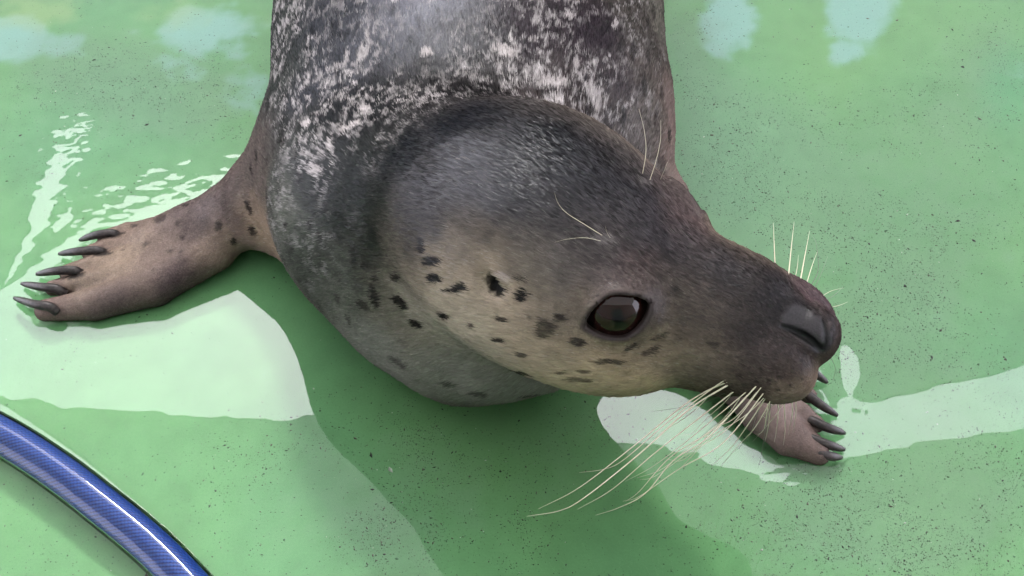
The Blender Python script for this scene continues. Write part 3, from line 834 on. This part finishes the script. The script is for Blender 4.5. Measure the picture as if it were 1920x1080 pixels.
# denser on the head and on the flippers, where hairs are short
wgt *= np.where(np.linalg.norm(cen-HO, axis=1) < .13, 1.6, 1.0)
cdf = np.cumsum(wgt); ti = np.searchsorted(cdf, rng.random(NF)*cdf[-1]); ti = np.minimum(ti, len(tri)-1)
r1, r2 = rng.random(NF), rng.random(NF); sq = np.sqrt(r1)
w0, w1, w2 = 1-sq, sq*(1-r2), sq*r2
vn = np.empty(len(me.vertices)*3, np.float32); me.vertices.foreach_get('normal', vn); vn = vn.reshape(-1, 3)
Rt = A[ti]*w0[:, None]+B[ti]*w1[:, None]+C[ti]*w2[:, None]
Nn = vn[tri[ti, 0]]*w0[:, None]+vn[tri[ti, 1]]*w1[:, None]+vn[tri[ti, 2]]*w2[:, None]; Nn /= np.linalg.norm(Nn, axis=1)[:, None]
L = np.full(NF, .0032)
qh = toH(Rt.astype(np.float32))
dh = np.linalg.norm(qh*np.array([.8, 1, 1]), axis=1)
L = np.where(dh < .14, .0036+.0002*sstep(.09, .14, dh), L)
L = np.where((qh[:, 0] > .02) & (dh < .15), .0032-.0012*sstep(.02, .07, qh[:, 0]), L)
fa = np.minimum(flipper(Rt.astype(np.float32), FL_ARM, FL_DIG), flipper(Rt.astype(np.float32), FR_ARM, FR_DIG))
fm = 1-sstep(.002, .014, fa)
fm = fm*np.maximum(1-sstep(-.22, -.16, Rt[:, 0]), sstep(.08, .12, Rt[:, 0])*(Rt[:, 2] < .035))
L = L*(1-.70*fm)
keep = np.ones(NF, bool)
bare = nose_mask(Rt); keep &= rng.random(NF) > bare*1.3
for i in (0, 1):
    al = eye_al(Rt, i); keep &= al > 1.26; L = np.where(al < 2.4, L*(.35+.65*sstep(1.2, 2.4, al)), L)
for pts, r, k in PIN['grooves']:
    keep &= chain(Rt.astype(np.float32), [tuple(x) for x in pts]) > .0007
Rt, Nn, L, bare, fm = Rt[keep], Nn[keep], L[keep], bare[keep], fm[keep]
N = len(Rt)
D = fur_dir(Rt, Nn)
L = L*(.45+.55*sstep(.15, .6, FMAG))
side = np.cross(Nn, D)
ang = .34*fbm(Rt, 110, 2, 3)+.28*fbm(Rt, 420, 1, 4)+rng.normal(0, .10, N)
Dd = D*np.cos(ang)[:, None]+side*np.sin(ang)[:, None]
lift = np.clip(.10+.10*fbm(Rt, 300, 1, 5)/.5+rng.normal(0, .04, N), .02, .4)
L = L*(.75+.5*rng.random(N))
P0 = Rt-Nn*.0002
P1 = Rt+Dd*(L*.5)[:, None]+Nn*(L*.5*lift*1.3)[:, None]
P2 = Rt+Dd*(L)[:, None]+Nn*(L*lift*1.2)[:, None]
# wet hairs gather into little locks
cs = .0016; wob = np.stack([fbm(Rt, 300, 1, 31), fbm(Rt, 300, 1, 32), fbm(Rt, 300, 1, 33)], 1)*.0012
cell = np.floor((Rt+wob)/cs).astype(np.int64)
key = ((cell[:, 0]+2048)*4096+(cell[:, 1]+2048))*4096+(cell[:, 2]+2048)
uk, inv = np.unique(key, return_inverse=True)
cnt_ = np.bincount(inv); cc_ = np.stack([np.bincount(inv, Rt[:, k])/cnt_ for k in range(3)], 1)
dd_ = np.stack([np.bincount(inv, Dd[:, k])/cnt_ for k in range(3)], 1)
lk = rng.random(len(uk))
tgt = cc_[inv]+dd_[inv]*(L*1.15)[:, None]+Nn*(L*lift*1.2)[:, None]
cl = (.50*(1-.8*fm)*(1-.7*(toH(Rt.astype(np.float32))[:, 0] > .0)*(dh[keep] < .16)))[:, None]
P2 = P2*(1-cl)+tgt*cl; P1 = P1*(1-cl*.35)+(cc_[inv]+dd_[inv]*(L*.6)[:, None]+Nn*(L*lift*.6)[:, None])*cl*.35
hc = bpy.data.hair_curves.new('fur'); hc.add_curves([3]*N)
pos = np.stack([P0, P1, P2], 1).astype(np.float32)
hc.attributes['position'].data.foreach_set('vector', pos.ravel())
rad = np.tile(np.array([.00013, .00011, .00003], np.float32), N)*np.repeat(.8+.5*rng.random(N), 3).astype(np.float32)
ra = hc.attributes.get('radius') or hc.attributes.new('radius', 'FLOAT', 'POINT'); ra.data.foreach_set('value', rad)
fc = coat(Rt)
# single hairs differ: some pale tipped, some dark
rv = rng.random(N); lum = np.clip(1-fc.mean(1)/.16, .30, 1); br = (1+lum*(.62*rng.random(N)-.31))*(1+lum*(1.1*lk[inv]-.55))
fc = fc*br[:, None]
tl = (rv+.05*lk[inv] > .975)[:, None]; fc = np.where(tl, fc*.5+np.array([.34, .31, .28])*.5*np.clip(fc.mean(1)*6, .12, 1)[:, None], fc)
fc = np.clip(fc, .004, .85)
jn = rng.normal(0, .14, N)+.40*(lk[inv]-.5)*(.35+.65*np.clip(1-fm, 0, 1))
sn = Nn+np.cross(Nn, Dd)*jn[:, None]+Dd*(rng.normal(0, .05, N)+.10)[:, None]; sn /= np.linalg.norm(sn, axis=1)[:, None]
na = hc.attributes.new('coat_normal', 'FLOAT_VECTOR', 'CURVE'); na.data.foreach_set('vector', sn.astype(np.float32).ravel())
ca = hc.attributes.new('hair_colour', 'FLOAT_COLOR', 'CURVE')
ca.data.foreach_set('color', np.concatenate([fc, np.ones((N, 1))], 1).astype(np.float32).ravel())
fur = bpy.data.objects.new('fur', hc); COL.objects.link(fur); under(fur, seal); tag(fur, kind='stuff')
m = bpy.data.materials.new('short_seal_fur'); m.use_nodes = True; n = m.node_tree.nodes; l = m.node_tree.links; n.clear()
o_ = n.new('ShaderNodeOutputMaterial'); b1 = n.new('ShaderNodeBsdfDiffuse'); b2 = n.new('ShaderNodeBsdfGlossy'); b3 = n.new('ShaderNodeMixShader'); at = n.new('ShaderNodeAttribute'); at.attribute_name = 'hair_colour'
l.new(at.outputs['Color'], b1.inputs['Color']); b2.inputs['Roughness'].default_value = .30; b2.inputs['Color'].default_value = (.92, .96, 1, 1); b3.inputs[0].default_value = .012
an = n.new('ShaderNodeAttribute'); an.attribute_name = 'coat_normal'; l.new(an.outputs['Vector'], b1.inputs['Normal']); l.new(an.outputs['Vector'], b2.inputs['Normal'])
l.new(b1.outputs[0], b3.inputs[1]); l.new(b2.outputs[0], b3.inputs[2]); l.new(b3.outputs[0], o_.inputs[0])
hc.materials.append(m)
print('fur', N, _t.time()-_t0)

# ---------------------------------------------------------------- eyes
def build_eye(i):
    a, u, d = eye_basis(i); R = np.array([a, u, d])
    Vv = []; F = []; nu, nv = 48, 28
    for j in range(nv+1):
        th = math.pi*j/nv
        for k in range(nu):
            ph = 2*math.pi*k/nu
            q = np.array([math.sin(th)*math.cos(ph), math.sin(th)*math.sin(ph), math.cos(th)])
            r = EYE_R*(1+.035*max(0, q[2]-.75)/.25)
            Vv.append(EYE_C[i]+(q*r)@R)
    for j in range(nv):
        for k in range(nu):
            F.append((j*nu+k, (j+1)*nu+k, (j+1)*nu+(k+1) % nu, j*nu+(k+1) % nu))
    o = mesh_obj('eye', Vv, F); bm = bmesh.new(); bm.from_mesh(o.data); bmesh.ops.remove_doubles(bm, verts=bm.verts, dist=1e-6); bmesh.ops.recalc_face_normals(bm, faces=bm.faces); bm.to_mesh(o.data); bm.free()
    al = np.array([((np.array(v.co)-EYE_C[i])@R.T) for v in o.data.vertices]); rr = np.sqrt(al[:, 0]**2+al[:, 1]**2)/EYE_R
    pup = 1-sstep(.30, .36, np.sqrt((al[:, 0]/EYE_R/.55)**2+(al[:, 1]/EYE_R)**2))
    iris = np.array([.011, .0036, .0028]); scl = np.array([.004, .003, .003])
    t = sstep(.68, .76, rr)[:, None]; c = iris*(1-t)+scl*t
    c = c*(1-pup[:, None])+np.array([.001, .001, .001])*pup[:, None]
    at_ = o.data.color_attributes.new('iris', 'FLOAT_COLOR', 'POINT'); at_.data.foreach_set('color', np.concatenate([c, np.ones((len(c), 1))], 1).astype(np.float32).ravel())
    o.data.materials.append(EYE_M); under(o, seal)
EYE_M, n, l, bs = mat_new('dark_wet_eye')
at = n.new('ShaderNodeAttribute'); at.attribute_name = 'iris'; l.new(at.outputs['Color'], bs.inputs['Base Color'])
bs.inputs['Roughness'].default_value = .04; bs.inputs['IOR'].default_value = 1.33
for i in (0, 1): build_eye(i)

# ---------------------------------------------------------------- claws
CLAW_M, n, l, bs = mat_new('dark_claw')
tc = n.new('ShaderNodeTexCoord'); nz = n.new('ShaderNodeTexNoise'); nz.inputs['Scale'].default_value = 500; l.new(tc.outputs['Object'], nz.inputs['Vector'])
cr = n.new('ShaderNodeValToRGB'); cr.color_ramp.elements[0].color = (.010, .008, .008, 1); cr.color_ramp.elements[1].color = (.035, .026, .024, 1)
cr.color_ramp.elements[0].position = .35; cr.color_ramp.elements[1].position = .7
l.new(nz.outputs['Fac'], cr.inputs[0]); l.new(cr.outputs[0], bs.inputs['Base Color']); bs.inputs['Roughness'].default_value = .42; bs.inputs['Specular IOR Level'].default_value = .3
for cl in FL_CLAW+FR_CLAW:
    pts = [P(*c) for c in cl]
    a0 = pts[0]+(pts[0]-pts[1])*.45; a0[2] = pts[0][2]-.004
    sp = spline([a0]+pts, 6); nn = len(sp)
    t = np.linspace(0, 1, nn)
    rd = .0034*np.clip(1.0-.22*t-.42*t**8, .12, 1)
    v, f = tube(sp, rd, 12)
    v = np.array(v); 
    o = mesh_obj('claw', v, f, CLAW_M); under(o, seal)
    # a worn groove and a flatter underside
    o.data.update()

# ---------------------------------------------------------------- whiskers
WH_M, n, l, bs = mat_new('pale_whisker'); bs.inputs['Base Color'].default_value = (.50, .45, .33, 1); bs.inputs['Roughness'].default_value = .3
bs.inputs['Subsurface Weight'].default_value = 0; bs.inputs['Transmission Weight'].default_value = 0
WD_M, n, l, bs = mat_new('dark_whisker'); bs.inputs['Base Color'].default_value = (.045, .035, .03, 1); bs.inputs['Roughness'].default_value = .35
WH = [ # path in the picture, height of the tip, thickness mm, dark
 ([(1383,709),(1296,750),(1186,838),(1085,915),(1010,954)],.030,.55,0),
 ([(1368,722),(1294,766),(1200,850),(1100,930),(1051,957),(988,968)],.026,.62,0),
 ([(1377,735),(1303,790),(1221,855),(1147,918),(1083,955)],.028,.52,0),
 ([(1423,720),(1345,800),(1258,856),(1199,921),(1173,940)],.030,.46,0),
 ([(1404,740),(1328,820),(1262,864),(1210,925),(1160,952),(1117,966)],.026,.50,0),
 ([(1434,736),(1356,830),(1272,880),(1200,930),(1168,940)],.030,.40,0),
 ([(1392,742),(1356,786),(1290,840),(1240,880),(1195,896)],.030,.33,0),
 ([(1446,732),(1400,800),(1370,840),(1336,872)],.034,.40,0),
 ([(1462,722),(1418,798),(1385,835),(1352,874)],.034,.36,0),
 ([(1442,744),(1437,780),(1432,806),(1421,815)],.040,.42,0),
 ([(1442,745),(1443,780),(1438,812),(1434,829)],.040,.36,0),
 ([(1457,724),(1459,770),(1456,805),(1452,829)],.045,.36,0),
 ([(1470,738),(1471,770),(1472,805),(1469,835)],.045,.36,0),
 ([(1484,718),(1490,732),(1492,745)],.060,.30,0),
 ([(1395,738),(1370,770),(1345,792),(1300,832)],.040,.26,1),
 ([(1368,735),(1320,755),(1270,765),(1220,772)],.050,.24,1),
 ([(1430,750),(1415,790),(1405,818),(1378,847)],.040,.26,1),
 ([(1448,750),(1436,800),(1428,850),(1421,878)],.030,.26,1),
 ([(1502,693),(1512,700),(1522,706)],.080,.40,1),
 ([(1546,655),(1556,668),(1566,690),(1562,714)],.070,.26,1),
 ([(1545,662),(1552,672),(1556,684)],.070,.24,1)]
WL = [ # left side of the muzzle, standing up against the floor
 ([(1456,510),(1452,470),(1450,418)],.13,.46,0),([(1480,518),(1483,470),(1489,416)],.14,.46,0),([(1502,524),(1509,480),(1518,433)],.14,.46,0),
 ([(1514,528),(1522,500),(1533,470)],.13,.34,0),([(1492,520),(1495,500),(1497,478)],.13,.28,0),([(1524,532),(1534,505),(1530,455),(1520,440)],.13,.24,1),
 ([(1530,538),(1541,510),(1552,480)],.12,.20,1),([(1561,487),(1564,473),(1569,460)],.12,.001,1),
 ([(1545,552),(1560,545),(1582,540)],.12,.20,0),([(1560,575),(1575,572),(1590,566)],.10,.22,0),([(1562,590),(1575,612),(1578,628)],.08,.22,1),([(1552,560),(1566,552),(1580,538)],.12,.18,1)]
BR = [([(1206,327),(1211,285),(1208,245),(1198,204)],.36,0),([(1219,339),(1229,305),(1238,265),(1239,224)],.36,0),([(1239,336),(1246,318),(1252,303)],.24,0),
      ([(1136,444),(1098,422),(1062,399),(1046,380),(1040,362)],.24,0),([(1132,452),(1098,446),(1066,448),(1040,454)],.18,0),([(1142,440),(1132,428),(1124,418)],.22,1),([(1146,446),(1138,436),(1135,424)],.2,0)]
def whisker(path, r, dark, ztip=None, away=None):
    h = trace([path[0]], f=seal_sdf)[0]
    if not np.isfinite(h).all(): 
        for k in range(1, 8):
            c = np.array(path[0])+(np.array([1420, 640])-np.array(path[0]))*.02*k
            h = trace([tuple(c)], f=seal_sdf)[0]
            if np.isfinite(h).all(): break
        else: print('whisker lost', path[0]); return
    g = grad(seal_sdf, h[None].astype(np.float32))[0]; g = norm(g)
    n_ = len(path); pts = [h-g*.0008]
    for j in range(1, n_):
        t = j/(n_-1)
        if ztip is not None:
            z = h[2]+(ztip-h[2])*t + .006*math.sin(math.pi*t)
            pts.append(P(*path[j], z))
        else:                                  # stands off the skin
            dep = (h-CAM)@CF - .014*math.sin(t*1.4)
            d = CF+CR*((path[j][0]-960)/FPX)+CU*((540-path[j][1])/FPX)
            pts.append(CAM+d*dep)
    sp = spline(pts, 7); t = np.linspace(0, 1, len(sp))
    rd = r*.00082*(1-.80*t**1.3)*.9*(1+.05*np.sin(t*len(sp)*2.4))
    v, f = tube(sp, rd, 7)
    o = mesh_obj('whisker', v, f, WD_M if dark else WH_M); under(o, seal)
for path, zt, r, dk in WH: whisker(path, r, dk, zt)
for path, zt, r, dk in list(WH[:13]):          # the finer whiskers between the long ones
    jx, jy = rng.uniform(-20, 75), rng.uniform(-22, 8); sl = rng.uniform(.40, .90)
    b = np.array(path[0], float)+np.array([jx, jy])
    if b[0] > 1500: b[0] = 1500-rng.uniform(0, 40)
    pp_ = [tuple(b+(np.array(q, float)-np.array(path[0]))*sl+np.array([0, rng.uniform(-6, 6)])*(k > 0)) for k, q in enumerate(path)]
    whisker(pp_, r*.68, dk, zt+.012)
for path, zt, r, dk in WL:
    if r > .01: whisker(path, r, dk, zt)
for path, r, dk in BR: whisker(path, r*.72, dk)
print('seal done', _t.time()-_t0)
# ================================================================ HOSE
def build_hose():
    root = bpy.data.objects.new('garden_hose', None); COL.objects.link(root); root.location = tuple(float(x) for x in (HOSE[len(HOSE)//2][0], HOSE[len(HOSE)//2][1], 0))
    tag(root, 'blue braided hose lying curved across the wet green floor', 'hose'); bpy.context.view_layer.update()
    n = len(HOSE); pts = HOSE; T = np.gradient(pts, axis=0); T /= np.linalg.norm(T, axis=1)[:, None]
    seg = np.linalg.norm(np.diff(pts, axis=0), axis=1); s = np.concatenate([[0], np.cumsum(seg)])
    NS = 48
    def tub(name, r, mat):
        V_ = []; F_ = []
        for i in range(n):
            S_ = norm(np.cross([0, 0, 1.], T[i])); U_ = np.cross(T[i], S_)
            for j in range(NS):
                a_ = 2*math.pi*j/NS; V_.append(pts[i]+r*(S_*math.cos(a_)+U_*math.sin(a_)))
        uv = []
        for i in range(n-1):
            for j in range(NS):
                k = (j+1) % NS; F_.append((i*NS+j, i*NS+k, (i+1)*NS+k, (i+1)*NS+j))
                uv += [(s[i], j/NS), (s[i], (j+1)/NS), (s[i+1], (j+1)/NS), (s[i+1], j/NS)]
        o = mesh_obj(name, V_, F_, mat); u = o.data.uv_layers.new(name='UVMap'); u.data.foreach_set('uv', np.array(uv, np.float32).ravel())
        return under(o, root)
    m, nn, l, bs = mat_new('blue_braid')
    uv = nn.new('ShaderNodeUVMap'); sep = nn.new('ShaderNodeSeparateXYZ'); l.new(uv.outputs[0], sep.inputs[0])
    def stripe(turn, freq):
        a_ = nn.new('ShaderNodeMath'); a_.operation = 'MULTIPLY'; l.new(sep.outputs[0], a_.inputs[0]); a_.inputs[1].default_value = freq
        b_ = nn.new('ShaderNodeMath'); b_.operation = 'MULTIPLY_ADD'; l.new(sep.outputs[1], b_.inputs[0]); b_.inputs[1].default_value = turn; l.new(a_.outputs[0], b_.inputs[2])
        c_ = nn.new('ShaderNodeMath'); c_.operation = 'FRACT'; l.new(b_.outputs[0], c_.inputs[0])
        d_ = nn.new('ShaderNodeMath'); d_.operation = 'PINGPONG'; l.new(c_.outputs[0], d_.inputs[0]); d_.inputs[1].default_value = .5
        e_ = nn.new('ShaderNodeMapRange'); e_.interpolation_type = 'SMOOTHSTEP'; l.new(d_.outputs[0], e_.inputs[0]); e_.inputs[1].default_value = .08; e_.inputs[2].default_value = .34
        return e_
    e1 = stripe(24, 330); e2 = stripe(-24, 330)
    mi = nn.new('ShaderNodeMath'); mi.operation = 'MULTIPLY_ADD'; l.new(e1.outputs[0], mi.inputs[0]); mi.inputs[1].default_value = .72
    m2 = nn.new('ShaderNodeMath'); m2.operation = 'MULTIPLY'; l.new(e2.outputs[0], m2.inputs[0]); m2.inputs[1].default_value = .28; l.new(m2.outputs[0], mi.inputs[2])
    cr = nn.new('ShaderNodeValToRGB'); cr.color_ramp.elements[0].color = (.004, .014, .085, 1); cr.color_ramp.elements[1].color = (.014, .058, .25, 1)
    l.new(mi.outputs[0], cr.inputs[0]); l.new(cr.outputs[0], bs.inputs['Base Color'])
    bp = nn.new('ShaderNodeBump'); bp.inputs['Strength'].default_value = .6; bp.inputs['Distance'].default_value = .0005; l.new(mi.outputs[0], bp.inputs['Height']); l.new(bp.outputs[0], bs.inputs['Normal'])
    bs.inputs['Roughness'].default_value = .5; bs.inputs['Specular IOR Level'].default_value = .25
    tub('braid', HOSE_R*.84, m)
    m = bpy.data.materials.new('clear_sleeve'); m.use_nodes = True; nn = m.node_tree.nodes; l = m.node_tree.links; nn.clear()
    out_ = nn.new('ShaderNodeOutputMaterial'); tr = nn.new('ShaderNodeBsdfTransparent'); gs = nn.new('ShaderNodeBsdfGlossy'); fr = nn.new('ShaderNodeFresnel'); mx = nn.new('ShaderNodeMixShader')
    gs.inputs['Roughness'].default_value = .05; fr.inputs[0].default_value = 1.36; tr.inputs[0].default_value = (.93, .95, 1, 1)
    l.new(fr.outputs[0], mx.inputs[0]); l.new(tr.outputs[0], mx.inputs[1]); l.new(gs.outputs[0], mx.inputs[2]); l.new(mx.outputs[0], out_.inputs[0])
    tub('clear_sleeve', HOSE_R, m)
build_hose()

# ================================================================ TWIG
tw = spline([P(272, 1086, .004), P(279, 1070, .006), P(285, 1062, .010), P(288, 1052, .012)], 4)
v, f = tube(tw, np.linspace(.0009, .0006, len(tw)), 7)
m, n, l, bs = mat_new('dark_bark'); bs.inputs['Base Color'].default_value = (.035, .022, .014, 1); bs.inputs['Roughness'].default_value = .8
tag(mesh_obj('twig', v, f, m), 'small dark twig poking out from under the blue hose', 'twig')

# ================================================================ GRIT
def build_grit():
    N = 170000
    px = rng.uniform(-60, 1980, N); py = rng.uniform(-60, 1140, N)
    g = P(0, 0, 0)
    pts = np.array([P(a, b, 0) for a, b in zip(px, py)])
    d = density(px, py)*(1+1.5*fbm(pts, 60, 2, 17)/.5)*(.8+.8*np.clip(fbm(pts, 14, 2, 18)/.3, -.8, 1.5))
    keep = rng.random(N) < np.clip(d, .0, 1.5)*.72
    px, py, pts = px[keep], py[keep], pts[keep]
    N = len(pts)
    sz = .000165*np.exp(rng.normal(0, .45, N)); sz = np.minimum(sz, .0009)*np.where(rng.random(N) < .015, 1.9, 1)
    ok = seal_sdf(np.column_stack([pts[:, :2], np.full(N, .002)]).astype(np.float32), False) > .001
    pts, sz = pts[ok], sz[ok]; N = len(pts)
    V_ = np.zeros((N, 5, 3)); th = rng.uniform(0, 6.28, N); el = rng.uniform(1, 2.4, N)
    for k in range(4):
        a = th+k*math.pi/2+rng.normal(0, .25, N); r = sz*(el if k % 2 == 0 else 1)*rng.uniform(.7, 1.3, N)
        V_[:, k, 0] = pts[:, 0]+np.cos(a)*r; V_[:, k, 1] = pts[:, 1]+np.sin(a)*r; V_[:, k, 2] = .0003
    V_[:, 4, 0] = pts[:, 0]; V_[:, 4, 1] = pts[:, 1]; V_[:, 4, 2] = .0004+sz*.9
    V_ = V_.reshape(-1, 3); V_[:, 2] += .0006*fbm(V_, 9, 2, 5)
    b = np.arange(N)[:, None]*5
    F_ = np.concatenate([b+np.array([[k, (k+1) % 4, 4]]) for k in range(4)])
    o = mesh_obj('grit', V_, F_, loops4=True, smooth=False)
    tag(o, 'fine dark grit scattered in drifts over the green pool floor', 'grit', kind='stuff')
    tone = rng.choice(4, N, p=[.43, .31, .245, .015]); pal = np.array([[.028, .04, .028], [.075, .075, .055], [.07, .16, .08], [.45, .5, .42]])
    c = np.repeat(pal[tone]*rng.uniform(.6, 1.5, (N, 1)), 5, 0)
    a = o.data.color_attributes.new('tone', 'FLOAT_COLOR', 'POINT'); a.data.foreach_set('color', np.concatenate([c, np.ones((len(c), 1))], 1).astype(np.float32).ravel())
    m, n, l, bs = mat_new('dark_grit'); at = n.new('ShaderNodeAttribute'); at.attribute_name = 'tone'; l.new(at.outputs['Color'], bs.inputs['Base Color']); bs.inputs['Roughness'].default_value = .8
    o.data.materials.append(m); print('grit', N)
build_grit()
